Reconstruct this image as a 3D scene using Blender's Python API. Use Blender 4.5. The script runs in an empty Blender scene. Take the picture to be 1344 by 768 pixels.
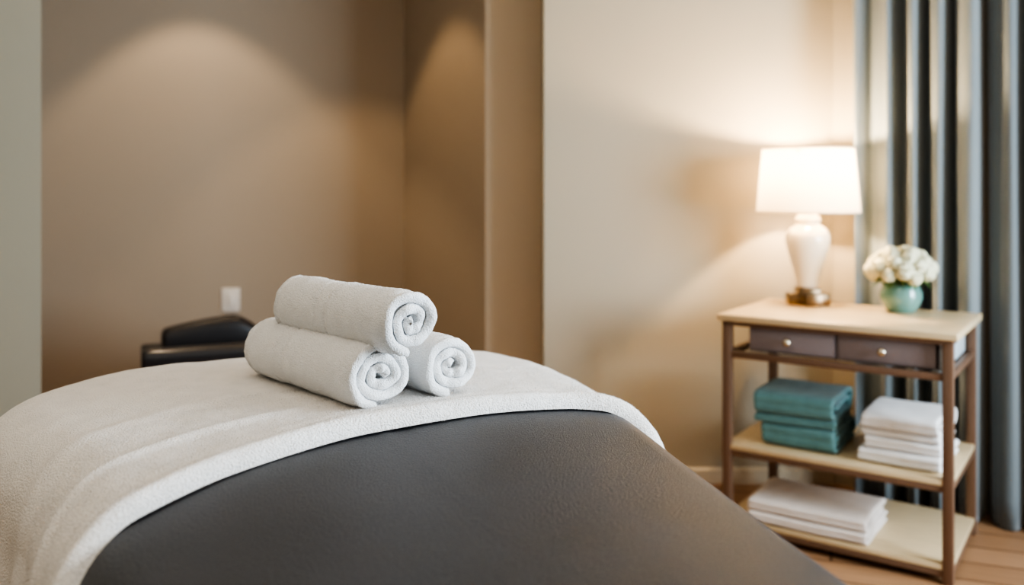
import bpy, bmesh, math, random
import numpy as np
from mathutils import Vector, Matrix, noise

random.seed(7)
rng = np.random.default_rng(11)
C = bpy.context.scene.collection
PI = math.pi
rad = math.radians

# ------------------------------------------------------------------ materials
def new_mat(name):
    m = bpy.data.materials.new(name); m.use_nodes = True
    nt = m.node_tree
    return m, nt, nt.nodes['Principled BSDF']

def srgb(r, g, b):
    f = lambda c: c/12.92 if c <= .04045 else ((c+.055)/1.055)**2.4
    return (f(r/255), f(g/255), f(b/255), 1)

def mat(name, col, rough=.5, metal=0, var=.06, vscale=6, bump=0, bscale=60, sheen=0, coat=0, spec=.5, detail=4, aniso=None):
    m, nt, b = new_mat(name)
    N, L = nt.nodes, nt.links
    tc = N.new('ShaderNodeTexCoord')
    nz = N.new('ShaderNodeTexNoise'); nz.inputs['Scale'].default_value = vscale; nz.inputs['Detail'].default_value = 4
    mp = N.new('ShaderNodeMapping')
    L.new(tc.outputs['Object'], mp.inputs['Vector'])
    if aniso: mp.inputs['Scale'].default_value = aniso
    L.new(mp.outputs['Vector'], nz.inputs['Vector'])
    ramp = N.new('ShaderNodeMapRange')
    ramp.inputs['To Min'].default_value = 1-var; ramp.inputs['To Max'].default_value = 1+var
    ramp.inputs['From Min'].default_value = .3; ramp.inputs['From Max'].default_value = .7
    L.new(nz.outputs['Fac'], ramp.inputs['Value'])
    mx = N.new('ShaderNodeVectorMath'); mx.operation = 'SCALE'
    mx.inputs[0].default_value = col[:3]
    L.new(ramp.outputs['Result'], mx.inputs['Scale'])
    L.new(mx.outputs['Vector'], b.inputs['Base Color'])
    b.inputs['Roughness'].default_value = rough
    b.inputs['Metallic'].default_value = metal
    b.inputs['Specular IOR Level'].default_value = spec
    if sheen:
        b.inputs['Sheen Weight'].default_value = sheen; b.inputs['Sheen Roughness'].default_value = .5
    if coat:
        b.inputs['Coat Weight'].default_value = coat; b.inputs['Coat Roughness'].default_value = .12
    if bump:
        n2 = N.new('ShaderNodeTexNoise'); n2.inputs['Scale'].default_value = bscale; n2.inputs['Detail'].default_value = detail
        L.new(tc.outputs['Object'], n2.inputs['Vector'])
        bp = N.new('ShaderNodeBump'); bp.inputs['Strength'].default_value = bump; bp.inputs['Distance'].default_value = .004
        L.new(n2.outputs['Fac'], bp.inputs['Height']); L.new(bp.outputs['Normal'], b.inputs['Normal'])
    return m

M = {}
M['wall'] = mat('wall_paint', srgb(178,168,149), .75, var=.015, vscale=1.5, bump=.05, bscale=220, spec=.25)
M['wall_cool'] = mat('partition_paint', srgb(186,184,170), .75, var=.015, vscale=1.5, bump=.05, bscale=220, spec=.25)
M['pier'] = mat('pier_paint', srgb(206,190,168), .75, var=.015, vscale=1.5, bump=.05, bscale=220, spec=.25)
M['niche'] = mat('niche_paint', srgb(178,164,147), .75, var=.015, vscale=1.5, bump=.05, bscale=220, spec=.25)
M['ceil'] = mat('ceiling_paint', srgb(225,220,210), .9, var=.02)
M['trim'] = mat('trim_paint', srgb(205,190,165), .5, var=.02)
M['terry'] = mat('white_terry', srgb(247,247,247), .95, var=.03, vscale=40, bump=.9, bscale=420, sheen=.25, spec=.1, detail=3)
M['terry2'] = mat('white_blanket_terry', srgb(243,239,235), .95, var=.04, vscale=25, bump=1.0, bscale=330, sheen=.25, spec=.1, detail=4)
M['cotton'] = mat('white_cotton', srgb(236,233,230), .9, var=.03, vscale=20, bump=.3, bscale=300, sheen=.2, spec=.2)
M['linen'] = mat('pale_linen', srgb(222,212,204), .9, var=.04, vscale=20, bump=.3, bscale=300, sheen=.2, spec=.2)
M['teal_cloth'] = mat('teal_terry', srgb(100,138,138), .92, var=.08, vscale=30, bump=.5, bscale=300, sheen=.3, spec=.2)
M['wood_top'] = mat('pale_wood', srgb(208,186,150), .35, var=.08, vscale=9, aniso=(1.2,14,14), bump=.03, bscale=60)
M['brown_metal'] = mat('bronze_brown_metal', srgb(124,98,80), .42, metal=.25, var=.05, vscale=12)
M['drawer'] = mat('taupe_lacquer', srgb(140,130,132), .45, var=.03, vscale=8)
M['strip'] = mat('pale_blue_panel', srgb(190,200,205), .4, var=.02)
M['nickel'] = mat('polished_nickel', srgb(225,215,195), .18, metal=1, var=.02)
M['bronze'] = mat('antique_bronze', srgb(128,108,84), .28, metal=.9, var=.25, vscale=30)
M['ceramic'] = mat('cream_ceramic', srgb(240,230,212), .22, var=.02, vscale=10, coat=.5)
M['pot'] = mat('teal_glaze', srgb(106,146,138), .18, var=.1, vscale=14, coat=.6)
M['petal'] = mat('cream_petal', srgb(244,240,208), .8, var=.06, vscale=30, sheen=.1)
M['leaf'] = mat('leaf_green', srgb(92,120,60), .6, var=.2, vscale=30)
M['soil'] = mat('foam', srgb(60,80,50), .9, var=.1)
M['black'] = mat('black_vinyl', srgb(34,32,34), .38, var=.08, vscale=12, bump=.08, bscale=300)
M['black_gloss'] = mat('black_gloss_vinyl', srgb(34,33,36), .3, var=.05, vscale=12, bump=.05, bscale=300, coat=.3)
M['dark_metal'] = mat('dark_metal', srgb(50,46,44), .4, metal=.8, var=.05)
M['plate'] = mat('white_plastic', srgb(232,226,218), .4, var=.01)
M['bed_wood'] = mat('dark_wood', srgb(70,52,40), .45, var=.2, vscale=8, aniso=(1,12,12), bump=.05, bscale=60)
M['win'] = mat('white_window_frame', srgb(235,235,232), .4, var=.01)

def leather():
    m, nt, b = new_mat('charcoal_leather'); N, L = nt.nodes, nt.links
    tc = N.new('ShaderNodeTexCoord')
    nz = N.new('ShaderNodeTexNoise'); nz.inputs['Scale'].default_value = 7; nz.inputs['Detail'].default_value = 6
    L.new(tc.outputs['Object'], nz.inputs['Vector'])
    cr = N.new('ShaderNodeValToRGB')
    cr.color_ramp.elements[0].position = .3; cr.color_ramp.elements[0].color = srgb(50,52,56)
    cr.color_ramp.elements[1].position = .72; cr.color_ramp.elements[1].color = srgb(65,66,71)
    L.new(nz.outputs['Fac'], cr.inputs['Fac']); L.new(cr.outputs['Color'], b.inputs['Base Color'])
    mr = N.new('ShaderNodeMapRange'); mr.inputs['To Min'].default_value = .36; mr.inputs['To Max'].default_value = .5
    L.new(nz.outputs['Fac'], mr.inputs['Value']); L.new(mr.outputs['Result'], b.inputs['Roughness'])
    vo = N.new('ShaderNodeTexVoronoi'); vo.inputs['Scale'].default_value = 420
    n2 = N.new('ShaderNodeTexNoise'); n2.inputs['Scale'].default_value = 300; n2.inputs['Detail'].default_value = 5
    L.new(tc.outputs['Object'], vo.inputs['Vector']); L.new(tc.outputs['Object'], n2.inputs['Vector'])
    ad = N.new('ShaderNodeMath'); ad.operation = 'ADD'
    L.new(vo.outputs['Distance'], ad.inputs[0]); L.new(n2.outputs['Fac'], ad.inputs[1])
    bp = N.new('ShaderNodeBump'); bp.inputs['Strength'].default_value = .75; bp.inputs['Distance'].default_value = .0012
    L.new(ad.outputs[0], bp.inputs['Height']); L.new(bp.outputs['Normal'], b.inputs['Normal'])
    b.inputs['Specular IOR Level'].default_value = .5
    return m
M['leather'] = leather()

def floor_mat():
    m, nt, b = new_mat('oak_planks'); N, L = nt.nodes, nt.links
    tc = N.new('ShaderNodeTexCoord'); mp = N.new('ShaderNodeMapping')
    mp.inputs['Rotation'].default_value = (0,0,rad(20))
    L.new(tc.outputs['Object'], mp.inputs['Vector'])
    br = N.new('ShaderNodeTexBrick'); br.offset = .37
    br.inputs['Color1'].default_value = srgb(168,130,98); br.inputs['Color2'].default_value = srgb(150,114,84)
    br.inputs['Mortar'].default_value = srgb(84,54,34)
    br.inputs['Scale'].default_value = 1; br.inputs['Brick Width'].default_value = 1.1; br.inputs['Row Height'].default_value = .14
    br.inputs['Mortar Size'].default_value = .004; br.inputs['Bias'].default_value = 0
    L.new(mp.outputs['Vector'], br.inputs['Vector'])
    mp2 = N.new('ShaderNodeMapping'); mp2.inputs['Scale'].default_value = (2, 24, 1)
    L.new(mp.outputs['Vector'], mp2.inputs['Vector'])
    nz = N.new('ShaderNodeTexNoise'); nz.inputs['Scale'].default_value = 3; nz.inputs['Detail'].default_value = 8
    L.new(mp2.outputs['Vector'], nz.inputs['Vector'])
    mr = N.new('ShaderNodeMapRange'); mr.inputs['To Min'].default_value = .72; mr.inputs['To Max'].default_value = 1.25
    L.new(nz.outputs['Fac'], mr.inputs['Value'])
    mx = N.new('ShaderNodeVectorMath'); mx.operation = 'SCALE'
    L.new(br.outputs['Color'], mx.inputs[0]); L.new(mr.outputs['Result'], mx.inputs['Scale'])
    L.new(mx.outputs['Vector'], b.inputs['Base Color']); b.inputs['Roughness'].default_value = .4
    return m
M['floor'] = floor_mat()

def shade_mat():
    m, nt, b = new_mat('lamp_shade_linen'); N, L = nt.nodes, nt.links
    out = N['Material Output']
    tc = N.new('ShaderNodeTexCoord'); nz = N.new('ShaderNodeTexNoise'); nz.inputs['Scale'].default_value = 160
    L.new(tc.outputs['Object'], nz.inputs['Vector'])
    mr = N.new('ShaderNodeMapRange'); mr.inputs['To Min'].default_value = .94; mr.inputs['To Max'].default_value = 1.0
    L.new(nz.outputs['Fac'], mr.inputs['Value'])
    mx = N.new('ShaderNodeVectorMath'); mx.operation = 'SCALE'; mx.inputs[0].default_value = srgb(252,240,218)[:3]
    L.new(mr.outputs['Result'], mx.inputs['Scale'])
    L.new(mx.outputs['Vector'], b.inputs['Base Color']); b.inputs['Roughness'].default_value = .9
    tr = N.new('ShaderNodeBsdfTranslucent'); L.new(mx.outputs['Vector'], tr.inputs['Color'])
    ms = N.new('ShaderNodeMixShader'); ms.inputs['Fac'].default_value = SHADE_TRANS
    L.new(b.outputs['BSDF'], ms.inputs[1]); L.new(tr.outputs['BSDF'], ms.inputs[2])
    L.new(ms.outputs['Shader'], out.inputs['Surface'])
    return m
SHADE_TRANS = .2
M['shade'] = shade_mat()

def curtain_mat(name, col):
    m = mat(name, col, .8, var=.05, vscale=14, bump=.12, bscale=260, sheen=.35, spec=.3, aniso=(1,1,.08))
    return m
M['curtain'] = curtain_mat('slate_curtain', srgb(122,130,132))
M['curtain2'] = curtain_mat('slate_curtain_dark', srgb(108,116,119))  # darker grey cloth of the second panel

def glass():
    m, nt, b = new_mat('window_glass'); N, L = nt.nodes, nt.links
    tc = N.new('ShaderNodeTexCoord'); nz = N.new('ShaderNodeTexNoise'); nz.inputs['Scale'].default_value = 2
    L.new(tc.outputs['Object'], nz.inputs['Vector'])
    b.inputs['Base Color'].default_value = (.95,.98,1,1); b.inputs['Roughness'].default_value = .02
    b.inputs['Transmission Weight'].default_value = 1.0; b.inputs['IOR'].default_value = 1.45
    return m
M['glass'] = glass()

def bulb_mat():
    m, nt, b = new_mat('glowing_bulb')
    b.inputs['Base Color'].default_value = (1,.9,.7,1)
    b.inputs['Emission Color'].default_value = (1,.78,.5,1); b.inputs['Emission Strength'].default_value = 8
    return m
M['bulb'] = bulb_mat()

# ------------------------------------------------------------------ object helpers
def mesh_obj(name, verts, faces, material, parent=None, smooth=True):
    me = bpy.data.meshes.new(name)
    me.from_pydata([tuple(map(float, v)) for v in verts], [], [tuple(int(i) for i in f) for f in faces])
    me.materials.append(M[material]) if isinstance(material, str) else me.materials.append(material)
    if smooth: me.polygons.foreach_set('use_smooth', [True]*len(me.polygons))
    me.update()
    o = bpy.data.objects.new(name, me); C.objects.link(o)
    if parent: o.parent = parent
    return o

def bm_obj(name, bm, material, parent=None, smooth=True, angle=None):
    me = bpy.data.meshes.new(name); bm.to_mesh(me); bm.free()
    me.materials.append(M[material])
    if smooth: me.polygons.foreach_set('use_smooth', [True]*len(me.polygons))
    if smooth and angle:
        me.set_sharp_from_angle(angle=rad(angle))
    o = bpy.data.objects.new(name, me); C.objects.link(o)
    if parent: o.parent = parent
    return o

def add_box(bm, lo, hi, bev=0, seg=2, mtx=None):
    r = bmesh.ops.create_cube(bm, size=1)
    vs = r['verts']
    c = [(a+b)/2 for a, b in zip(lo, hi)]; s = [abs(b-a) for a, b in zip(lo, hi)]
    for v in vs:
        v.co = Vector((v.co.x*s[0]+c[0], v.co.y*s[1]+c[1], v.co.z*s[2]+c[2]))
        if mtx: v.co = mtx @ v.co
    if bev:
        es = list({e for v in vs for e in v.link_edges})
        bmesh.ops.bevel(bm, geom=es, offset=bev, segments=seg, profile=.5, affect='EDGES')
    return bm

def box(name, lo, hi, material, parent=None, bev=.002, seg=2):
    bm = bmesh.new(); add_box(bm, lo, hi, bev, seg)
    return bm_obj(name, bm, material, parent, True, 40)

def add_lathe(bm, prof, n=48, cx=0, cy=0):
    rings = []
    for r, z in prof:
        if r < 1e-6: rings.append([bm.verts.new((cx, cy, z))])
        else: rings.append([bm.verts.new((cx+r*math.cos(2*PI*i/n), cy+r*math.sin(2*PI*i/n), z)) for i in range(n)])
    for a, b in zip(rings, rings[1:]):
        if len(a) == 1 and len(b) == 1: continue
        for i in range(n):
            j = (i+1) % n
            if len(a) == 1: bm.faces.new((a[0], b[i], b[j])) if True else None
            elif len(b) == 1: bm.faces.new((a[i], a[j], b[0]))
            else: bm.faces.new((a[i], a[j], b[j], b[i]))
    bmesh.ops.recalc_face_normals(bm, faces=bm.faces)
    return bm

def catmull(pts, per=8):
    out = []
    n = len(pts)
    for i in range(n-1):
        p0 = pts[max(i-1,0)]; p1 = pts[i]; p2 = pts[i+1]; p3 = pts[min(i+2,n-1)]
        for k in range(per):
            t = k/per
            out.append(tuple(.5*((2*b)+(-a+c)*t+(2*a-5*b+4*c-d)*t*t+(-a+3*b-3*c+d)*t**3) for a,b,c,d in zip(p0,p1,p2,p3)))
    out.append(tuple(pts[-1]))
    return out

def empty(name, loc, rz=0, label=None, cat=None, group=None):
    o = bpy.data.objects.new(name, None); C.objects.link(o)
    o.empty_display_size = .1
    o.location = loc; o.rotation_euler = (0,0,rz)
    tag(o, label, cat, group); return o

def tag(o, label=None, cat=None, group=None, kind=None):
    if label: o['label'] = label
    if cat: o['category'] = cat
    if group: o['group'] = group
    if kind: o['kind'] = kind
    return o

def structure(o, label, cat):
    return tag(o, label, cat, None, 'structure')

# ------------------------------------------------------------------ room
H = 2.7
def wall(name, p0, p1, material, label, th=.1, z0=0, z1=H):
    """a slab standing on the segment p0-p1; the room lies to the right of p0->p1, thickness to its left"""
    d = Vector((p1[0]-p0[0], p1[1]-p0[1])); d.normalize(); nl = Vector((-d.y, d.x))
    a, b = Vector(p0), Vector(p1)
    q = [a, b, b+nl*th, a+nl*th]
    v = [(p.x,p.y,z0) for p in q]+[(p.x,p.y,z1) for p in q]
    f = [(3,2,1,0),(4,5,6,7),(0,1,5,4),(1,2,6,5),(2,3,7,6),(3,0,4,7)]
    o = mesh_obj(name, v, f, material, smooth=False)
    return structure(o, label, 'wall')

P_PIER0 = (-.114, 3.75); P_PIER1 = (.128, 3.75); P_EDGE = (.128, 3.5); P_COR = (1.283, 3.5)
DW = (.819, -.573)
P_WIN = (1.283+1.85*.819, 3.5-1.85*.573)
P_NC = (-.568, 4.6); P_NL = (-2.6, 4.35)
wall('wall_front', P_EDGE, P_COR, 'wall', 'smooth pale beige wall behind the lamp and wooden cart')
wall('wall_window', P_COR, P_WIN, 'wall', 'beige wall hidden behind the grey curtains')
wall('wall_niche_pier', P_PIER0, P_PIER1, 'pier', 'narrow shadowed brown wall face beside the pale wall edge')
wall('wall_front_return', P_PIER1, (.128, 3.6005), 'wall', 'thin end face of the pale wall beside the alcove', .04)
wall('wall_niche_side', P_NC, P_PIER0, 'niche', 'brown side wall of the alcove right of its corner')
wall('wall_niche_back', P_NL, P_NC, 'niche', 'taupe back wall of the alcove with a soft light scallop')
wall('wall_niche_left', (-2.6, 3.12), P_NL, 'niche', 'taupe left wall of the alcove behind the pale partition')
o = mesh_obj('wall_partition', [(-3,3,0),(-1.612,3,0),(-1.80,3.12,0),(-3,3.12,0),(-3,3,H),(-1.612,3,H),(-1.80,3.12,H),(-3,3.12,H)],
    [(3,2,1,0),(4,5,6,7),(0,1,5,4),(1,2,6,5),(2,3,7,6),(3,0,4,7)], 'wall_cool', smooth=False)
structure(o, 'pale grey-green partition wall end at the far left edge', 'wall')
wall('wall_left', (-3,-1.5), (-3,3.0), 'wall', 'beige wall on the left side of the room')
wall('wall_back', (P_WIN[0],-1.5), (-3,-1.5), 'wall', 'beige wall behind the viewer')
# right wall with a window opening
WX = P_WIN[0]; WY0, WY1, WZ0, WZ1 = .2, 2.0, .55, 1.95
def right_wall():
    bm = bmesh.new()
    add_box(bm, (WX,-1.5,0), (WX+.1,WY0,H)); add_box(bm, (WX,WY1,0), (WX+.1,P_WIN[1],H))
    add_box(bm, (WX,WY0,0), (WX+.1,WY1,WZ0)); add_box(bm, (WX,WY0,WZ1), (WX+.1,WY1,H))
    return structure(bm_obj('wall_right', bm, 'wall', None, False), 'beige wall with a tall window on the right side', 'wall')
right_wall()
w = empty('window_1', (WX+.05, (WY0+WY1)/2, WZ0)); tag(w, 'tall white framed window in the right wall', 'window', None, 'structure')
bm = bmesh.new(); hw = (WY1-WY0)/2; hh = WZ1-WZ0
for lo, hi in (((-.03,-hw,0),(.03,-hw+.05,hh)), ((-.03,hw-.05,0),(.03,hw,hh)), ((-.03,-hw+.05,0),(.03,hw-.05,.05)),
               ((-.03,-hw+.05,hh-.05),(.03,hw-.05,hh)), ((-.025,-.02,.05),(.025,.02,hh-.05))):
    add_box(bm, lo, hi, .004)
bm_obj('window_frame', bm, 'win', w, True, 40)
bm = bmesh.new(); add_box(bm, (-.004,-hw+.05,.05), (.004,-.02,hh-.05)); add_box(bm, (-.004,.02,.05), (.004,hw-.05,hh-.05))
bm_obj('window_pane', bm, 'glass', w, False)

bm = bmesh.new(); add_box(bm, (-3.2,-1.7,-.1), (WX+.2, 4.8, 0))
structure(bm_obj('floor', bm, 'floor', None, False), 'warm brown wooden plank floor', 'floor')
bm = bmesh.new(); add_box(bm, (-3.2,-1.7,H), (WX+.2, 4.8, H+.1))
structure(bm_obj('ceiling', bm, 'ceil', None, False), 'plain pale ceiling', 'ceiling')

def baseboard(name, p0, p1, label):
    d = Vector((p1[0]-p0[0], p1[1]-p0[1])).normalized(); nr = Vector((d.y, -d.x))*.012
    a, b = Vector(p0)+d*.001, Vector(p1)-d*.001
    prof = [(0,0),(1,0),(1,.055),(.4,.062),(0,.064)]
    v = [(a.x+nr.x*k, a.y+nr.y*k, z) for k, z in prof]+[(b.x+nr.x*k, b.y+nr.y*k, z) for k, z in prof]
    n = len(prof)
    f = [(i,(i+1)%n,(i+1)%n+n,i+n) for i in range(n)]+[tuple(range(n))[::-1], tuple(range(n,2*n))]
    return structure(mesh_obj(name, v, f, 'trim', smooth=False), label, 'baseboard')
baseboard('baseboard_front', P_EDGE, P_COR, 'low pale baseboard along the wall behind the cart')
baseboard('baseboard_niche_back', P_NL, P_NC, 'low pale baseboard along the alcove back wall')
baseboard('baseboard_niche_side', P_NC, P_PIER0, 'low pale baseboard along the alcove side wall')

# light switch on the alcove back wall
ang_nb = math.atan2(P_NC[1]-P_NL[1], P_NC[0]-P_NL[0])
def on_back(px):   # point of the back wall under that bearing
    k = px; t = ((k*P_NL[1]-P_NL[0]))/((P_NC[0]-P_NL[0])-k*(P_NC[1]-P_NL[1]))
    return Vector((P_NL[0]+t*(P_NC[0]-P_NL[0]), P_NL[1]+t*(P_NC[1]-P_NL[1])))
pw = on_back((303-672)/1150)
sw = empty('light_switch', (pw.x, pw.y, .61), ang_nb, 'small white switch plate on the taupe alcove wall', 'light switch')
box('plate', (-.045,-.008,-.06), (.045,0,.06), 'plate', sw, .003, 3)
box('rocker', (-.017,-.013,-.034), (.017,-.006,.034), 'plate', sw, .002, 2)

# ------------------------------------------------------------------ massage bed
UA = Vector((-.42, .907)).normalized()      # along the bed, away from the viewer
VA = Vector((UA.y, -UA.x))                   # across, to the right
ZT = .81
U0, U1, V0, V1 = .16, 1.975, -.155, .725
RC = .295
EDGE_U = [-.3, .16, .5, .7, .9, 1.05, 1.2, 1.35, 1.45, 1.6, 1.7, 1.85, 2.0, 2.5]
EDGE_L = [.0, .0, .0, -.005, -.03, -.045, -.06, -.085, -.115, -.17, -.205, -.235, -.245, -.25]
EDGE_R = [.50, .55, .675, .722, .768, .803, .842, .878, .890, .912, .920, .925, .925, .925]
def smooth_interp(u, xs, ys):
    return sum(float(np.interp(u+k*.05, xs, ys))*w for k, w in ((-2,.1),(-1,.2),(0,.4),(1,.2),(2,.1)))
def bed_xy(u, v):
    l, r = smooth_interp(u, EDGE_U, EDGE_L), smooth_interp(u, EDGE_U, EDGE_R)   # the pad widens towards its far end
    v = l+(v-V0)/(V1-V0)*(r-l)
    return (UA.x*u+VA.x*v, UA.y*u+VA.y*v)
cu, cv, ha, hb = (U0+U1)/2, (V0+V1)/2, (U1-U0)/2, (V1-V0)/2
CROWN = .040; RE = .075; PADT = .15
def sdf(u, v, rc):
    """distance inside the rounded rectangle (negative outside) and outward direction"""
    x, y = u-cu, v-cv; sx = 1 if x >= 0 else -1; sy = 1 if y >= 0 else -1
    qx, qy = abs(x)-(ha-rc), abs(y)-(hb-rc)
    if qx > 0 and qy > 0:
        l = math.hypot(qx, qy); return rc-l, (sx*qx/l, sy*qy/l)
    if qx > qy: return rc-qx, (sx, 0)
    return rc-qy, (0, sy)
def crown(v, u):
    t = min(1, abs(v-cv)/hb); s = max(0, (abs(u-cu)/ha-.72)/.28)
    return -CROWN*t**2.4 - .012*s*s
def rrect(inset, rc0, nc=14, nl=50, ns=26):
    a, b = ha-inset, hb-inset; rc = max(rc0-inset, .02)
    pts = []
    for cx, cy, a0, nn in ((a-rc, b-rc, 0, nl), (-(a-rc), b-rc, PI/2, ns), (-(a-rc), -(b-rc), PI, nl), (a-rc, -(b-rc), 1.5*PI, ns)):
        arc = [(cx+rc*math.cos(a0+PI/2*i/nc), cy+rc*math.sin(a0+PI/2*i/nc)) for i in range(nc+1)]
        pts.append(arc)
    out = []
    for k, arc in enumerate(pts):
        out += arc
        nxt = pts[(k+1) % 4][0]; last = arc[-1]; nn = nl if k in (0, 2) else ns
        out += [(last[0]+(nxt[0]-last[0])*i/nn, last[1]+(nxt[1]-last[1])*i/nn) for i in range(1, nn)]
    return [(cu+x, cv+y) for x, y in out]
bed = empty('massage_table', (*bed_xy(cu, cv), 0), 0, 'massage table with a charcoal leather pad in the foreground', 'massage table')
bx0, by0 = bed_xy(cu, cv)
def build_pad():
    rings = []
    for ins in np.linspace(hb-.03, RE*1.05, 26):
        rings.append([(u, v, ZT+crown(v, u)) for u, v in rrect(ins, RC)])
    for k in range(0, 13):
        a = PI/2*k/12
        rings.append([(u, v, ZT+crown(v, u)-RE*(1-math.cos(a))) for u, v in rrect(RE-RE*math.sin(a), RC)])
    zb = ZT-PADT
    for f in (.35, .7, .92): rings.append([(u, v, (ZT+crown(v,u)-RE)*(1-f)+zb*f) for u, v in rrect(0, RC)])
    for ins, dz in ((.004,-.008), (.012,-.014), (.03,-.016)): rings.append([(u, v, zb+dz) for u, v in rrect(ins, RC)])
    n = len(rings[0]); V = []; F = []
    for r in rings:
        for u, v, z in r:
            x, y = bed_xy(u, v); V.append((x-bx0, y-by0, z + .0025*noise.noise(Vector((u*5, v*5, 0)))))
    for k in range(len(rings)-1):
        for i in range(n):
            j = (i+1) % n; F.append((k*n+i, k*n+j, (k+1)*n+j, (k+1)*n+i))
    F.append(tuple(range(n))[::-1]); F.append(tuple((len(rings)-1)*n+i for i in range(n)))
    o = mesh_obj('pad', V, F, 'leather', bed)
    bm = bmesh.new(); bm.from_mesh(o.data); bmesh.ops.recalc_face_normals(bm, faces=bm.faces); bm.to_mesh(o.data); bm.free()
    # seam piping around the pad
    ring = rrect(-.002, RC); zz = zb+.012
    V, F = [], []; m = 8
    for i, (u, v) in enumerate(ring):
        _, nrm = sdf(u, v, RC)
        for k in range(m):
            a = 2*PI*k/m; e = .004*math.cos(a)
            x, y = bed_xy(u+nrm[0]*e, v+nrm[1]*e); V.append((x-bx0, y-by0, zz+.004*math.sin(a)))
    n = len(ring)
    for i in range(n):
        for k in range(m):
            F.append((i*m+k, ((i+1)%n)*m+k, ((i+1)%n)*m+(k+1)%m, i*m+(k+1)%m))
    mesh_obj('piping', V, F, 'leather', o)
build_pad()
def bed_frame():
    rz = math.atan2(UA.y, UA.x); R = Matrix.Rotation(rz, 4, 'Z')
    zb = ZT-PADT-.016; hb = .30
    bm = bmesh.new()
    add_box(bm, (-ha+.04,-hb+.04,zb-.09), (ha-.04,-hb+.065,zb), .003, 2, R)
    add_box(bm, (-ha+.04,hb-.065,zb-.09), (ha-.04,hb-.04,zb), .003, 2, R)
    add_box(bm, (-ha+.04,-hb+.065,zb-.09), (-ha+.065,hb-.065,zb), .003, 2, R)
    add_box(bm, (ha-.065,-hb+.065,zb-.09), (ha-.04,hb-.065,zb), .003, 2, R)
    add_box(bm, (-ha+.065,-hb+.065,zb-.02), (ha-.065,hb-.065,zb-.004), .002, 1, R)
    bm_obj('apron', bm, 'bed_wood', bed, True, 40)
    for sx in (-1, 1):
        for sy in (-1, 1):
            bm = bmesh.new()
            cx, cy = sx*(ha-.11), sy*(hb-.105)
            add_box(bm, (cx-.035,cy-.035,0), (cx+.035,cy+.035,zb-.02), .006, 2, R)
            bm_obj('leg', bm, 'bed_wood', bed, True, 40)
bed_frame()

# ------------------------------------------------------------------ white terry cover draped on the bed
RT = .30
def drape_map(u, v):
    """flat sheet coordinates -> point on the pad surface or hanging down its sides"""
    d, n = sdf(u, v, RT)
    R = RE+.012
    if d >= R: return u, v, ZT+crown(v, u), 0.0, n
    e = R-d
    if e < R*PI/2:
        a = e/R; ins = R-R*math.sin(a); drop = R*(1-math.cos(a)); hang = 0
    else:
        hang = e-R*PI/2; ins = -.10*hang; drop = R+hang*.99
    uu, vv = u+n[0]*(d-ins), v+n[1]*(d-ins)
    return uu, vv, ZT+crown(max(V0,min(V1,vv)), max(U0,min(U1,uu)))-drop, hang, n

def edge_u(v):   # where the hem crosses the pad
    pts = [(-1.0,.94),(-.4,.95),(-.22,.98),(-.152,1.03),(-.093,1.09),(.025,1.165),(.22,1.25),(.447,1.300),(.60,1.318),(.69,1.300),(.76,1.25),(.9,1.18),(1.2,1.12)]
    xs = [p[0] for p in pts]; ys = [p[1] for p in pts]
    return float(np.interp(v, xs, ys))

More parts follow.
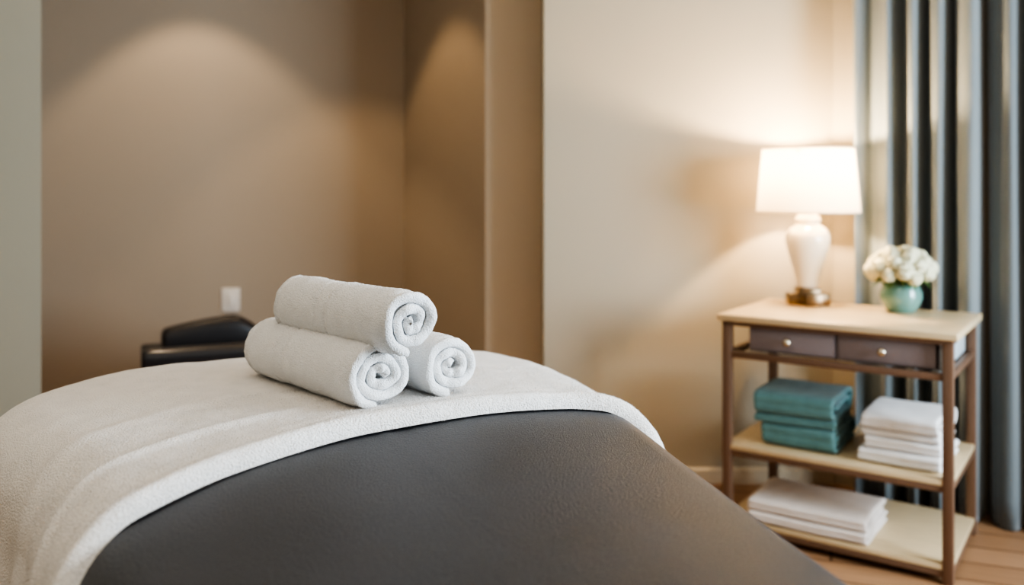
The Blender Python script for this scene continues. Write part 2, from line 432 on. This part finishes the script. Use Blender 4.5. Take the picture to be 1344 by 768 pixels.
def build_cover():
    vs = np.concatenate([np.linspace(V0-.56, V0-.06, 46)[:-1], np.linspace(V0-.06, V1+.06, 190)[:-1], np.linspace(V1+.06, V1+.20, 22)])
    ev = np.array([edge_u(v) for v in vs])
    # smooth the hem line
    for _ in range(25): ev[1:-1] = (ev[:-2]+2*ev[1:-1]+ev[2:])/4
    ws = np.concatenate([.02*(1-np.cos(np.linspace(0, PI/2, 9)))[:-1], np.linspace(.02, .30, 48)[:-1], np.linspace(.30, 1.30, 105)])
    nv, nw = len(vs), len(ws)
    P = np.zeros((nw, nv, 3)); HG = np.zeros((nw, nv))
    uvs = np.zeros((nw, nv, 2))
    umax = U1+.42
    for j, v in enumerate(vs):
        span = umax-ev[j]
        for i, w_ in enumerate(ws):
            u = ev[j]+w_*(span/1.30 if w_ > .30 else 1) if False else min(ev[j]+w_, umax+.0*w_) if False else ev[j]+(w_ if w_ <= .30 else .30+(w_-.30)*(span-.30)/1.0)
            uu, vv, z, hang, n = drape_map(u, v)
            # folds where the cloth hangs free
            if hang > 0:
                perim = (u if abs(n[1]) > .7 else v) + .6*math.atan2(n[1], n[0])
                f = min(1, hang/.22)
                amp = ((.024*math.sin(perim*21+1.0+4*hang)+.012*math.sin(perim*47+2.2)))*f + .010*f
                uu += n[0]*amp; vv += n[1]*amp
            x, y = bed_xy(uu, vv); P[i, j] = (x, y, z); HG[i, j] = hang; uvs[i, j] = (u, v)
    du = np.gradient(P, axis=0); dv = np.gradient(P, axis=1)
    Nn = np.cross(dv, du); Nn /= np.maximum(np.linalg.norm(Nn, axis=2, keepdims=True), 1e-9)
    if Nn[5, nv//2, 2] < 0: Nn = -Nn
    T = .016
    top = np.zeros_like(P); bot = np.zeros_like(P)
    for i in range(nw):
        for j in range(nv):
            w_ = ws[i]; u, v = uvs[i, j]
            hem = math.sqrt(max(0, 1-(1-min(w_/.014, 1))**2))
            t = T*hem
            t += hem*.010*math.exp(-((w_-.020)/.020)**2)            # plump rolled hem
            t += hem*.0015*math.exp(-((w_-.075)/.010)**2)
            # soft creases running along the cloth
            wig = .010*math.sin(v*6+1)
            t += .007*math.exp(-((w_-.155-wig+.10*(v-.1))/.012)**2)*max(0, min(1, (.30-v)/.22))*max(0, min(1, (v+.28)/.12))
            t += .004*math.exp(-((w_-.34+.12*(v+.1))/.02)**2)*max(0, min(1, (.25-v)/.2))
            q = Vector((u*1.0, v*1.0, 0))
            t += hem*(.0035*noise.noise(q*7)+.0018*noise.noise(q*22)+.0007*noise.noise(q*90))
            top[i, j] = P[i, j]+Nn[i, j]*(t+.003)
            bot[i, j] = P[i, j]+Nn[i, j]*.003
    V = np.concatenate([top.reshape(-1, 3), bot.reshape(-1, 3)]); off = nw*nv
    idx = np.arange(nw*nv).reshape(nw, nv); F = []
    a, b, c, d = idx[:-1,:-1].ravel(), idx[:-1,1:].ravel(), idx[1:,1:].ravel(), idx[1:,:-1].ravel()
    F += list(zip(a, b, c, d)); F += list(zip(d+off, c+off, b+off, a+off))
    for line, rev in ((idx[0], 1), (idx[-1], 0), (idx[:,0], 0), (idx[:,-1], 1)):
        for p, q in zip(line[:-1], line[1:]):
            F.append((p, p+off, q+off, q) if rev else (q, q+off, p+off, p))
    # terry pile on the hem and the front part of the cloth
    fa = np.stack([a, b, c, d], 1)
    wi = np.repeat(np.arange(nw-1), nv-1); sel = fa[(ws[wi] < .30)]
    V, F = add_pile(V, F, sel, 60000, .0026, lambda: rng)
    o = mesh_obj('terry_cover', V, F, 'terry2')
    bm = bmesh.new(); bm.from_mesh(o.data); bm.to_mesh(o.data); bm.free()
    tag(o, 'large white terry cover draped over the massage table under the rolled towels', 'towel')
    return o

def add_pile(V, F, quads, count, length, r):
    """short loops of pile as fine slivers standing on the given quads"""
    V = np.asarray(V, float); q = np.asarray(quads)
    p0, p1, p2, p3 = V[q[:,0]], V[q[:,1]], V[q[:,2]], V[q[:,3]]
    nn = np.cross(p2-p0, p3-p1); ar = np.linalg.norm(nn, axis=1); pr = ar/ar.sum()
    k = rng.choice(len(q), count, p=pr); s, t = rng.random((count,1)), rng.random((count,1))
    base = (p0[k]*(1-s)+p1[k]*s)*(1-t)+(p3[k]*(1-s)+p2[k]*s)*t
    n = nn[k]/np.maximum(ar[k][:,None], 1e-12)
    tang = rng.normal(size=(count,3)); tang -= n*(tang*n).sum(1, keepdims=True); tang /= np.linalg.norm(tang, axis=1, keepdims=True)
    tip = base+n*length*(.5+.6*rng.random((count,1)))+tang*length*.55
    side = np.cross(n, tang)*.00035
    m = len(V); VV = np.concatenate([V, base-side-n*.0003, base+side-n*.0003, tip])
    i = np.arange(count)
    F = list(F)+list(zip(m+i, m+count+i, m+2*count+i))
    return VV, F
build_cover()

# ------------------------------------------------------------------ sheet swept along an axis: rolled and folded towels
def sweep_sheet(path, t, x0, x1, na=24, rim=6, outer_fn=None):
    """path: list of (y, z); the cloth, t thick, runs along x from x0(i) to x1(i)"""
    pth = np.array(path, float); n = len(pth)
    tg = np.gradient(pth, axis=0); tg /= np.maximum(np.linalg.norm(tg, axis=1, keepdims=True), 1e-9)
    nr = np.stack([tg[:,1], -tg[:,0]], 1)
    seg = np.concatenate([[0], np.cumsum(np.linalg.norm(np.diff(pth, axis=0), axis=1))])
    end = np.minimum(seg, seg[-1]-seg); hh = t/2
    prof = np.sqrt(np.clip(1-(1-np.minimum(end/hh, 1))**2, 0.02, 1))
    V = []; m = None; quads_out = []
    for i in range(n):
        h = hh*prof[i]; a, b = x0(i), x1(i); loop = []
        for k in range(na+1):
            x = a+(b-a)*k/na; off = h+(outer_fn(i, k/na) if outer_fn else 0); loop.append((x, off))
        for k in range(1, rim): an = PI*k/rim; loop.append((b+h*math.sin(an), h*math.cos(an)))
        for k in range(na+1): loop.append((b-(b-a)*k/na, -h))
        for k in range(1, rim): an = PI*k/rim; loop.append((a-h*math.sin(an), -h*math.cos(an)))
        m = len(loop)
        for x, of in loop: V.append((x, pth[i,0]+nr[i,0]*of, pth[i,1]+nr[i,1]*of))
    F = []
    for i in range(n-1):
        for k in range(m):
            F.append((i*m+k, (i+1)*m+k, (i+1)*m+(k+1)%m, i*m+(k+1)%m))
    F.append(tuple(range(m))); F.append(tuple((n-1)*m+k for k in range(m))[::-1])
    return np.array(V), F, m

def roll_mesh(seed, L, RY, RZ, turns, core, band):
    """rolled towel: axis along x (0..L), resting on z=0"""
    rr = random.Random(seed)
    R = 1.0; ph = rr.random()*6; n = int(turns*60)
    t = ((RY+RZ)/2-core)/(turns+.5)*1.0; rmax = (RY+RZ)/2-t/2
    pitch = (rmax-core)/turns; t = pitch*.99
    path = []
    a_end = -PI/2-.12          # outer tail lies underneath
    for i in range(n+1):
        f = i/n; th = a_end-(1-f)*turns*2*PI
        r = core+pitch*turns*f
        r *= 1+.045*math.sin(2*th+ph)*(1-f)+.03*math.sin(3*th+ph*2)*(1-f*.6)
        y = math.cos(th)*r*RY/((RY+RZ)/2); z = math.sin(th)*r*RZ/((RY+RZ)/2)
        path.append((y, z))
    # a folded tongue in the core
    tongue = [(path[0][0]*-.3, path[0][1]*-.3+.002)]
    path = tongue+path
    wob = [rr.uniform(-1, 1) for _ in range(9)]
    def x1(i):
        f = i/n; return L-.007-.004*abs(wob[2])*(1-f)+.0035*math.sin(i*.125+wob[0]*3)+.002*math.sin(i*.45+wob[1]*3)
    def x0(i):
        f = i/n; return .006+.003*math.sin(i*.21+wob[3]*3)
    def outer(i, s):
        e = 0
        for c, wd, am in ((band, .009, -.0038), (band+.09, .009, -.0038), (band+.05, .035, -.0008)):
            e += am*math.exp(-((s-c)/wd)**2)
        e += .0015*math.exp(-((s-band-.13)/.014)**2)
        ends = min(s, 1-s)
        return e - .005*math.exp(-(ends/.03)**2)
    V, F, m = sweep_sheet(path, t, x0, x1, na=96, rim=8, outer_fn=outer)
    nF = len(F)-2
    V[:,2] += RZ
    # flatten on what it rests, add terry unevenness
    for k in range(len(V)):
        x, y, z = V[k]
        if z < .008: z = .008+(z-.008)*.35
        nv = Vector((x*1.0+seed, y, z))
        d = .0026*noise.noise(nv*22)+.0013*noise.noise(nv*120)
        dy, dz = y, z-RZ; l = math.hypot(dy, dz)+1e-6
        V[k] = (x+.0015*noise.noise(nv*70+Vector((9,9,9))), y+d*dy/l, z+d*dz/l)
    zmin = V[:,2].min(); V[:,2] -= zmin
    q = np.array([F[i] for i in range(nF)])
    V, F = add_pile(V, F, q[:, ::-1], 70000, .0024, None)
    return V, F

def place_roll(seed, tip, direction, pitch_z, L, RY, RZ, turns, core, band, label, z, spin=0):
    V, F = roll_mesh(seed, L, RY, RZ, turns, core, band)
    V[:,0] -= L
    o = mesh_obj('rolled_towel', V, F, 'terry')
    o.location = (tip[0], tip[1], z); o.rotation_euler = (spin, pitch_z, math.atan2(direction[1], direction[0]))
    tag(o, label, 'towel', 'rolled white towels stacked on the bed')
    return o
AX = (.67, -.742)
def pad_z(x, y):
    u = x*UA.x+y*UA.y; v = x*VA.x+y*VA.y
    return ZT+crown(v, u)
z_c = ZT+.017
place_roll(3, (-.205,1.385), AX, 0, .365, .068, .0590, 2.75, .006, .30, 'rolled white towel at lower left of the pyramid, its spiral end facing front', z_c-.002)
place_roll(8, (-.098,1.465), (.62,-.785), 0, .32, .0630, .0555, 2.45, .006, .33, 'rolled white towel at lower right of the pyramid, mostly hidden behind the left one', z_c-.002)
place_roll(5, (-.153,1.37), (.69,-.724), 0, .35, .0600, .0580, 2.3, .007, .40, 'rolled white towel lying on top of the other two rolls', z_c+.083)

# ------------------------------------------------------------------ black treatment chair in the alcove
def soft_slab(name, L, W, T, material, parent, loc, rz=0, ztop=None, rnd=.03, nx=24, ex=.45):
    """upholstered cushion, rounded along its length, optional arched top"""
    V, F = [], []; n = 24; rows = []
    xs = [0]+[L*(.5-.5*math.cos(PI*k/nx)) for k in range(nx+1)]+[L]
    for k, x in enumerate(xs):
        e = min(x, L-x); s = math.sqrt(max(0, 1-(1-min(e/rnd, 1))**2)); s = .78+.22*s
        if k in (0, len(xs)-1): s = .3
        top = ztop(x/L) if ztop else T
        row = []
        for i in range(n):
            a = 2*PI*i/n; c, sn = math.cos(a), math.sin(a)
            px = math.copysign(abs(c)**ex, c)*W/2*s; pz = math.copysign(abs(sn)**ex, sn)*top/2*s+top/2
            row.append((x, px, pz))
        rows.append(row)
    for r in rows: V += r
    for k in range(len(rows)-1):
        for i in range(n): F.append((k*n+i, k*n+(i+1)%n, (k+1)*n+(i+1)%n, (k+1)*n+i))
    F.append(tuple(range(n))[::-1]); F.append(tuple((len(rows)-1)*n+i for i in range(n)))
    o = mesh_obj(name, V, F, material, parent); o.location = loc; o.rotation_euler = (0,0,rz)
    bm = bmesh.new(); bm.from_mesh(o.data); bmesh.ops.recalc_face_normals(bm, faces=bm.faces); bm.to_mesh(o.data); bm.free()
    return o
CH = math.atan2(.39, .92)
chair = empty('treatment_chair', (-1.357,3.206,0), CH, 'low black padded treatment chair in the alcove behind the bed', 'chair')
soft_slab('armrest', .80, .10, .078, 'black_gloss', chair, (0,0,.510), rnd=.02, ex=.75)
soft_slab('seat', .74, .42, .10, 'black', chair, (.04,.26,.34), rnd=.03)
soft_slab('armrest', .80, .09, .078, 'black', chair, (0,.53,.44), rnd=.02)
bk = soft_slab('cushion', .50, .13, .20, 'black', chair, (.075,.30,.435), rnd=.015,
               ztop=lambda s: .176+.045*math.sin(min(1, s*1.15)**.9*PI*.62) - (0 if s < .55 else .20*((s-.55)/.45)**1.6))
for x, y in ((.05,0),(.75,0),(.05,.53),(.75,.53)):
    bm = bmesh.new(); add_box(bm, (x-.018,y-.018,0), (x+.018,y+.018,.515 if y == 0 else .445), .004)
    bm_obj('leg', bm, 'dark_metal', chair, True, 40)
bm = bmesh.new()
for y in (0,.53): add_box(bm, (.068,y-.012,.30), (.732,y+.012,.345), .003)
for x in (.05,.75): add_box(bm, (x-.012,.018,.30), (x+.012,.512,.345), .003)
bm_obj('frame', bm, 'dark_metal', chair, True, 40)

# ------------------------------------------------------------------ trolley with shelves
CRZ = math.atan2(-.573, .819)
P0 = Vector((.737, 2.99))
def cart_xy(lx, ly): return (P0.x+lx*.819+ly*.573, P0.y-lx*.573+ly*.819)
cart = empty('side_trolley', (P0.x, P0.y, 0), CRZ, 'tall brown framed trolley with pale wooden top and two taupe drawers', 'trolley')
W_, D_, S = .681, .47, .015
for lx in (0, W_):
    for ly in (0, D_):
        box('leg', (lx-S, ly-S, 0), (lx+S, ly+S, .722), 'brown_metal', cart, .003)
box('top', (-.028,-.03,.727), (W_+.03,D_+.03,.75), 'wood_top', cart, .004, 3)
bm = bmesh.new()
add_box(bm, (-S,-S,.712), (W_+S,S,.727), .002); add_box(bm, (-S,D_-S,.712), (W_+S,D_+S,.727), .002)
add_box(bm, (-S,S,.712), (S,D_-S,.727), .002); add_box(bm, (W_-S,S,.712), (W_+S,D_-S,.727), .002)
bm_obj('top_frame', bm, 'brown_metal', cart, True, 40)
def rails(name, z0, z1):
    bm = bmesh.new(); e = .011
    add_box(bm, (S,-e,z0), (W_-S,e,z1), .002); add_box(bm, (S,D_-e,z0), (W_-S,D_+e,z1), .002)
    add_box(bm, (-e,S,z0), (e,D_-S,z1), .002); add_box(bm, (W_-e,S,z0), (W_+e,D_-S,z1), .002)
    return bm_obj(name, bm, 'brown_metal', cart, True, 40)
rails('drawer_rail', .603, .625); rails('shelf_rail', .272, .292); rails('shelf_rail', .022, .042)
box('shelf', (-.011,-.013,.292), (W_+.011,D_+.011,.31), 'wood_top', cart, .003)
box('shelf', (-.011,-.013,.042), (W_+.011,D_+.011,.06), 'wood_top', cart, .003)
# notch: shelves sit between the legs
bm = bmesh.new()
x0, x1 = .064, .655
add_box(bm, (x0,.03,.625), (x1,D_-.03,.632), .001)
add_box(bm, (x0,.03,.632), (x0+.008,D_-.03,.711), .001)
add_box(bm, (x1-.008,.03,.632), (x1,D_-.03,.711), .001)
add_box(bm, (.352,.018,.632), (.362,D_-.03,.711), .001)
add_box(bm, (x0+.008,D_-.04,.632), (x1-.008,D_-.03,.711), .001)
bm_obj('drawer_case', bm, 'drawer', cart, True, 40)
tag(box('side_panel', (.656,.012,.627), (.6655,D_-.03,.711), 'strip', cart, .001), 'pale blue-grey end panel')
for a, b in ((.073,.351),(.363,.646)):
    d = box('drawer', (a,.006,.636), (b,.026,.709), 'drawer', cart, .0025, 2)
    bm = bmesh.new(); add_box(bm, (a+.006,.026,.638), (b-.006,.34,.695), .002)
    bm_obj('drawer_box', bm, 'drawer', d, True, 40)
    bm = bmesh.new(); add_lathe(bm, [(0,.0),(.005,0),(.0045,.008),(.010,.012),(.0135,.018),(.0125,.024),(.007,.028),(0,.029)], 24)
    k = bm_obj('knob', bm, 'nickel', d, True)
    k.location = ((a+b)/2-.008, .006, .672); k.rotation_euler = (PI/2,0,0)

# folded cloths
def fold_obj(name, pts, t, L, material, loc_l, z, yaw, label, cat, group, seed=1, wob=.003):
    path = catmull(pts, 9); n = len(path); rr = random.Random(seed)
    a, b, c = rr.random()*6, rr.random()*6, rr.random()*6
    def x0(i): return t/2+wob*math.sin(i*.17+a)+wob*.5*math.sin(i*.05+c)
    def x1(i): return L-t/2+wob*math.sin(i*.14+b)
    V, F, m = sweep_sheet(path, t, x0, x1, na=18, rim=6)
    for k in range(len(V)):
        p = Vector(V[k]); g = noise.noise_vector(p*9+Vector((seed*3,0,0)))*.004+noise.noise_vector(p*40)*.0012
        V[k] = (p.x+g.x, p.y+g.y, p.z+g.z*.7)
    V[:,2] -= V[:,2].min()
    o = mesh_obj(name, V, F, material)
    x, y = cart_xy(*loc_l); o.location = (x, y, z); o.rotation_euler = (0,0,CRZ+yaw)
    return tag(o, label, cat, group)

def wrap_fold(B, Hh, t, inner=2):
    """cloth folded over and over: flattened spiral, plump rounded front at y=0"""
    h = t/2; pts = []
    lv = [(h, Hh-h)]
    zlo, zhi, yf, yb = h, Hh-h, h, B-h
    pts = [(yb, zlo), (B*.5, zlo), (yf+.012, zlo), (yf, (zlo+zhi)/2), (yf+.012, zhi), (B*.5, zhi), (yb-.012, zhi-.001)]
    zl2, zh2 = zlo+t*1.06, zhi-t*1.06
    if zh2-zl2 > t*.7:
        pts += [(yb, (zhi+zl2)/2), (yb-.012, zl2), (B*.5, zl2), (yf+t*1.1+.008, zl2), (yf+t*1.06, (zl2+zh2)/2), (yf+t*1.1+.008, zh2), (B*.6, zh2), (B-.05, zh2)]
    else:
        pts += [(yb, (zhi+zlo)/2+.002), (yb-.014, (zlo+zhi)/2), (B*.5, (zlo+zhi)/2), (yf+t*1.2, (zlo+zhi)/2)]
    return pts
def two_fold(B, t, h1, h2):
    """thin lower flap folded once, plump upper fold over it"""
    h = t/2; a = h; b = h1-h; z2 = h1+h; z3 = h1+h2-h; zm = (z2+z3)/2
    return [(B-.02,a),(B*.5,a),(.03,a),(.018,(a+b)/2),(.03,b),(B*.5,b),(B-.025,b),(B-.008,(b+z3)/2),(B-.03,z3),(B*.5,z3+.004),(.02,z3),(h,zm),(.02,z2),
            (B*.45,z2),(B-.06,z2+.001),(B-.05,zm),(B-.07,zm+.001),(B*.4,zm),(.04,zm)]
T0 = (.10,.035)
fold_obj('folded_towel', wrap_fold(.27,.075,.017), .017, .245, 'teal_cloth', (.098,.045), .31, 0.0, 'folded teal towel on the middle shelf, lower one of its pair', 'towel', 'teal towels on the middle shelf', 2)
fold_obj('folded_towel', two_fold(.285,.015,.032,.070), .015, .262, 'teal_cloth', (.078,.030), .385, .03, 'folded teal towel on top of the other teal towel', 'towel', 'teal towels on the middle shelf', 3)
WH = 'white towels on the middle shelf'
fold_obj('folded_towel', wrap_fold(.30,.042,.013), .013, .245, 'cotton', (.412,.040), .31, -.02, 'folded white towel on the middle shelf, bottom one of its stack', 'towel', WH, 4)
fold_obj('folded_towel', wrap_fold(.285,.038,.012), .012, .222, 'cotton', (.430,.052), .352, .01, 'folded white towel between two others in the middle shelf stack', 'towel', WH, 5)
fold_obj('folded_towel', two_fold(.285,.011,.024,.048), .011, .228, 'cotton', (.420,.05), .390, -.03, 'folded white towel topmost in the stack on the middle shelf', 'towel', WH, 6)
BL = 'pale sheets on the bottom shelf'
fold_obj('folded_sheet', wrap_fold(.275,.035,.011), .011, .385, 'linen', (.070,-.010), .06, 0, 'folded pale sheet lying directly on the bottom shelf', 'sheet', BL, 7)
fold_obj('folded_sheet', wrap_fold(.275,.040,.012), .012, .380, 'linen', (.070,-.006), .095, .012, 'folded pale sheet lying on another sheet at the bottom', 'sheet', BL, 8)

# ------------------------------------------------------------------ lamp
lx, ly = cart_xy(.15,.405)
lamp = empty('table_lamp', (lx,ly,.75), 0, 'glowing table lamp with cream urn base and white drum shade', 'lamp')
bm = bmesh.new()
add_box(bm, (-.074,-.030,0), (.074,.030,.042), .003); add_box(bm, (-.030,-.074,0), (.030,.074,.042), .003)
add_box(bm, (-.038,-.038,.0), (.038,.038,.064), .003)
bm_obj('foot', bm, 'bronze', lamp, True, 40)
prof = [(0,.062),(.036,.062),(.038,.068),(.040,.082),(.046,.105),(.055,.138),(.066,.175),(.076,.210),(.081,.236),(.080,.254),(.072,.272),(.058,.285),
        (.046,.292),(.042,.297),(.044,.303),(.048,.309),(.046,.318),(.040,.325),(.034,.332),(.032,.340),(0,.340)]
bm = bmesh.new(); add_lathe(bm, [(a*.98, b) for a, b in prof], 64); bm_obj('urn', bm, 'ceramic', lamp, True, 50)
bm = bmesh.new(); add_lathe(bm, [(0,.34),(.010,.34),(.010,.385),(.018,.387),(.018,.425),(.0,.427)], 20); bm_obj('socket', bm, 'bronze', lamp, True, 40)
ZS0, ZS1, RS0, RS1 = .342, .572, .184, .163
bm = bmesh.new(); add_lathe(bm, [(RS0-.001,ZS0),(RS1-.001,ZS1)], 96)
sh = bm_obj('lamp_shade', bm, 'shade', lamp, True, 40)
for z, r in ((ZS0,RS0),(ZS1,RS1)):
    bm = bmesh.new(); add_lathe(bm, [(r+.001,z-.003),(r+.001,z+.003),(r-.003,z+.003),(r-.003,z-.003),(r+.001,z-.003)], 96)
    bm_obj('rim', bm, 'shade', sh, True, 40)
bm = bmesh.new()
for k in range(3):
    add_box(bm, (0,-.002,ZS1-.02), (RS1-.004,.002,ZS1-.016), 0, 1, Matrix.Rotation(2*PI*k/3, 4, 'Z'))
bm_obj('spider', bm, 'bronze', sh, True, 40)
bm = bmesh.new(); add_lathe(bm, [(0,.428),(.012,.428),(.016,.440),(.024,.455),(.026,.468),(.021,.483),(.010,.492),(0,.494)], 24)
bl = bm_obj('bulb', bm, 'bulb', lamp, True)
ld = bpy.data.lights.new('lamp_light', 'POINT'); ld.energy = 34; ld.color = (1,.74,.46); ld.shadow_soft_size = .025
lo = bpy.data.objects.new('lamp_light', ld); C.objects.link(lo); lo.location = (lx,ly,.75+.522)

# ------------------------------------------------------------------ pot and flowers
px_, py_ = cart_xy(.475,.385)
bm = bmesh.new(); add_lathe(bm, [(0,0),(.042,0),(.046,.003),(.058,.022),(.0685,.048),(.068,.068),(.060,.088),(.054,.098),(.051,.100),(.048,.096),(.053,.084),(.060,.062),(.055,.03),(.040,.012),(0,.010)], 56)
pot = bm_obj('flower_pot', bm, 'pot', None, True, 60); pot.location = (px_,py_,.75)
tag(pot, 'round glossy teal ceramic pot holding white flowers on the trolley top', 'pot')
bq = empty('flower_bouquet', (px_,py_,.75), 0, 'dense dome of cream white flowers in the teal pot', 'flowers')
def bloom_mesh(seed, R):
    rr = random.Random(seed); V, F = [], []
    n = 46; ga = PI*(3-math.sqrt(5))
    for i in range(n):
        z = 1-1.7*(i+.5)/n; r = math.sqrt(max(0, 1-z*z)); a = ga*i+rr.uniform(-.2,.2)
        d = Vector((r*math.cos(a), r*math.sin(a), z)).normalized()
        up = d.cross(Vector((.3,.2,.9))).normalized(); sd = d.cross(up)
        rot = rr.uniform(0, 6.28); e1 = up*math.cos(rot)+sd*math.sin(rot); e2 = d.cross(e1)
        s = R*rr.uniform(.34,.46); base = d*R*.62
        i0 = len(V)
        V.append(base)
        for k in range(8):
            b = 2*PI*k/8; rk = s*(1+.18*math.cos(4*b))
            V.append(base+d*(R*.30+R*.12*math.sin(2*b)+rr.uniform(0,.06)*R)+(e1*math.cos(b)+e2*math.sin(b))*rk)
        V.append(base+d*R*.22)
        for k in range(8):
            F.append((i0+9, i0+1+k, i0+1+(k+1)%8)); F.append((i0, i0+1+(k+1)%8, i0+1+k))
    return V, F
heads = []
for i in range(30):
    ga = PI*(3-math.sqrt(5)); f = (i+.5)/30
    zc = 1-1.28*f; r = math.sqrt(max(0, 1-zc*zc)); a = ga*i+.4
    heads.append((r*math.cos(a)*.090, r*math.sin(a)*.090, .140+zc*.064))
for i, h in enumerate(heads):
    V, F = bloom_mesh(100+i, .024+.006*random.random())
    o = mesh_obj('bloom', V, F, 'petal', bq); o.location = h
    d = Vector((h[0], h[1], .05)).normalized(); o.rotation_euler = d.to_track_quat('Z','Y').to_euler()
bm = bmesh.new()
for i, h in enumerate(heads):
    a = Vector((h[0]*.30, h[1]*.30, .05)); b = Vector(h)
    dd = (b-a); q = dd.to_track_quat('Z','Y').to_matrix().to_4x4()
    add_box(bm, (-.0025,-.0025,0), (.0025,.0025,dd.length), 0, 1, Matrix.Translation(a) @ q)
bm_obj('stems', bm, 'leaf', bq, True, 40)
for i in range(7):
    a = 2*PI*i/7+.3; V, F = [], []
    for k in range(7):
        s = k/6; wd = .016*math.sin(PI*min(1, s*.95+.05))
        r = .046+.05*s; z = .100+.018*math.sin(s*PI)-.014*s
        for e in (-1, 0, 1): V.append((r*math.cos(a)-math.sin(a)*wd*e, r*math.sin(a)+math.cos(a)*wd*e, z-.004*(e == 0)))
    for k in range(6):
        for e in (0, 1): F.append((k*3+e, k*3+e+1, k*3+e+4, k*3+e+3))
    mesh_obj('leaf', V, F, 'leaf', bq)

# ------------------------------------------------------------------ curtains
def curtain(name, pts, z0, z1, material, label, flare=.0, nz=26, group=None):
    base = Vector((1.306, 3.337)); d = Vector(DW).normalized(); nin = Vector((-.573,-.819)).normalized()
    prof = catmull(pts, 10); n = len(prof)
    V, F = [], []; t = .004
    for side in (0, 1):
        for k in range(nz+1):
            f = k/nz; z = z0+(z1-z0)*f
            for i, (s, dep) in enumerate(prof):
                q = 1+flare*(1-f)
                ss = s+.004*math.sin(f*5+i*.15)+ .006*(1-f)*math.sin(i*.11+1)
                dp = dep*q*(.93+.07*math.sin(f*3+i*.09)) - side*t
                p = base+d*ss+nin*dp
                V.append((p.x, p.y, z))
    m = (nz+1)*n
    for k in range(nz):
        for i in range(n-1):
            a, b, c, e = k*n+i, k*n+i+1, (k+1)*n+i+1, (k+1)*n+i
            F.append((a,b,c,e)); F.append((e+m,c+m,b+m,a+m))
    for k in range(nz):
        for i in (0, n-1):
            F.append((k*n+i, (k+1)*n+i, (k+1)*n+i+m, k*n+i+m))
    for i in range(n-1):
        F.append((i,i+1,i+1+m,i+m)); F.append((nz*n+i,nz*n+i+m,nz*n+i+1+m,nz*n+i+1))
    o = mesh_obj(name, V, F, material)
    bm = bmesh.new(); bm.from_mesh(o.data); bmesh.ops.recalc_face_normals(bm, faces=bm.faces); bm.to_mesh(o.data); bm.free()
    return tag(o, label, 'curtain', group)
LC = [(-.012,-.02),(.004,.030),(.016,.036),(.034,.014),(.056,-.014),(.080,-.002),(.100,.022),(.114,.044),(.126,.046),(.142,.016),(.158,-.062),(.170,-.062),
      (.186,.030),(.206,.050),(.226,.036),(.238,-.06),(.252,-.075),(.266,.020),(.288,.052),(.308,.040),(.322,-.055),(.342,-.080),(.354,.010),
      (.384,.058),(.412,.052),(.426,-.03),(.434,-.07)]
RCu = [(.430,-.105),(.442,-.062),(.462,-.012),(.484,.006),(.508,.044),(.534,.040),(.548,-.03),(.560,-.050),(.580,.0),(.606,.040),(.630,.030),(.648,-.04),(.668,-.045),
      (.690,.030),(.720,.036),(.745,-.04),(.770,-.03),(.80,.034),(.83,.03),(.86,-.04),(.89,.02),(.92,.03)]
curtain('curtain', LC, .004, H-.01, 'curtain', 'gathered blue-grey curtain panel nearest the lamp, with deep folds', .04)
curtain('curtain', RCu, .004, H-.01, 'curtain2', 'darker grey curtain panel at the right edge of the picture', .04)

# ------------------------------------------------------------------ lights
def area(name, loc, target, sx, sy, power, col, spread=PI):
    l = bpy.data.lights.new(name, 'AREA'); l.shape = 'RECTANGLE'; l.size = sx; l.size_y = sy; l.energy = power; l.color = col; l.spread = spread
    o = bpy.data.objects.new(name, l); C.objects.link(o); o.location = loc
    o.rotation_euler = (Vector(target)-Vector(loc)).to_track_quat('-Z','Y').to_euler(); return o
def spot(name, loc, target, power, col, size, blend, soft=.03):
    l = bpy.data.lights.new(name, 'SPOT'); l.energy = power; l.color = col; l.spot_size = rad(size); l.spot_blend = blend; l.shadow_soft_size = soft
    o = bpy.data.objects.new(name, l); C.objects.link(o); o.location = loc
    o.rotation_euler = (Vector(target)-Vector(loc)).to_track_quat('-Z','Y').to_euler(); return o
area('window_daylight', (WX-.03,(WY0+WY1)/2,(WZ0+WZ1)/2), (-1,1.1,1.15), 1.7, 1.3, 125, (.75,.88,1.0))
area('ceiling_fill', (-.9,.8,H-.05), (-.9,.8,0), 1.8, 1.8, 9, (1,.86,.7))
spot('niche_downlight', (-1.57,3.95,2.62), (-1.57,3.95,0), 27, (1,.76,.50), 86, .3)
spot('niche_downlight', (-.74,3.80,2.62), (-.74,3.80,0), 20, (1,.70,.40), 80, .3)

# world
w_ = bpy.data.worlds.new('world'); bpy.context.scene.world = w_; w_.use_nodes = True
bg = w_.node_tree.nodes['Background']; bg.inputs['Color'].default_value = (.7,.85,1,1); bg.inputs['Strength'].default_value = .6

# ------------------------------------------------------------------ camera
cam = bpy.data.cameras.new('camera'); co = bpy.data.objects.new('camera', cam); C.objects.link(co)
cam.sensor_width = 36; cam.sensor_fit = 'HORIZONTAL'; cam.lens = 1150/1344*36
co.location = (0,0,1.17); co.rotation_euler = (PI/2,0,0)
cam.shift_y = (250-384)/1344
cam.clip_start = .02
cam.dof.use_dof = True; cam.dof.focus_distance = 1.40; cam.dof.aperture_fstop = 2.2
bpy.context.scene.camera = co

sc = bpy.context.scene
sc.view_settings.view_transform = 'AgX'
sc.view_settings.look = 'AgX - High Contrast'
sc.view_settings.exposure = .48
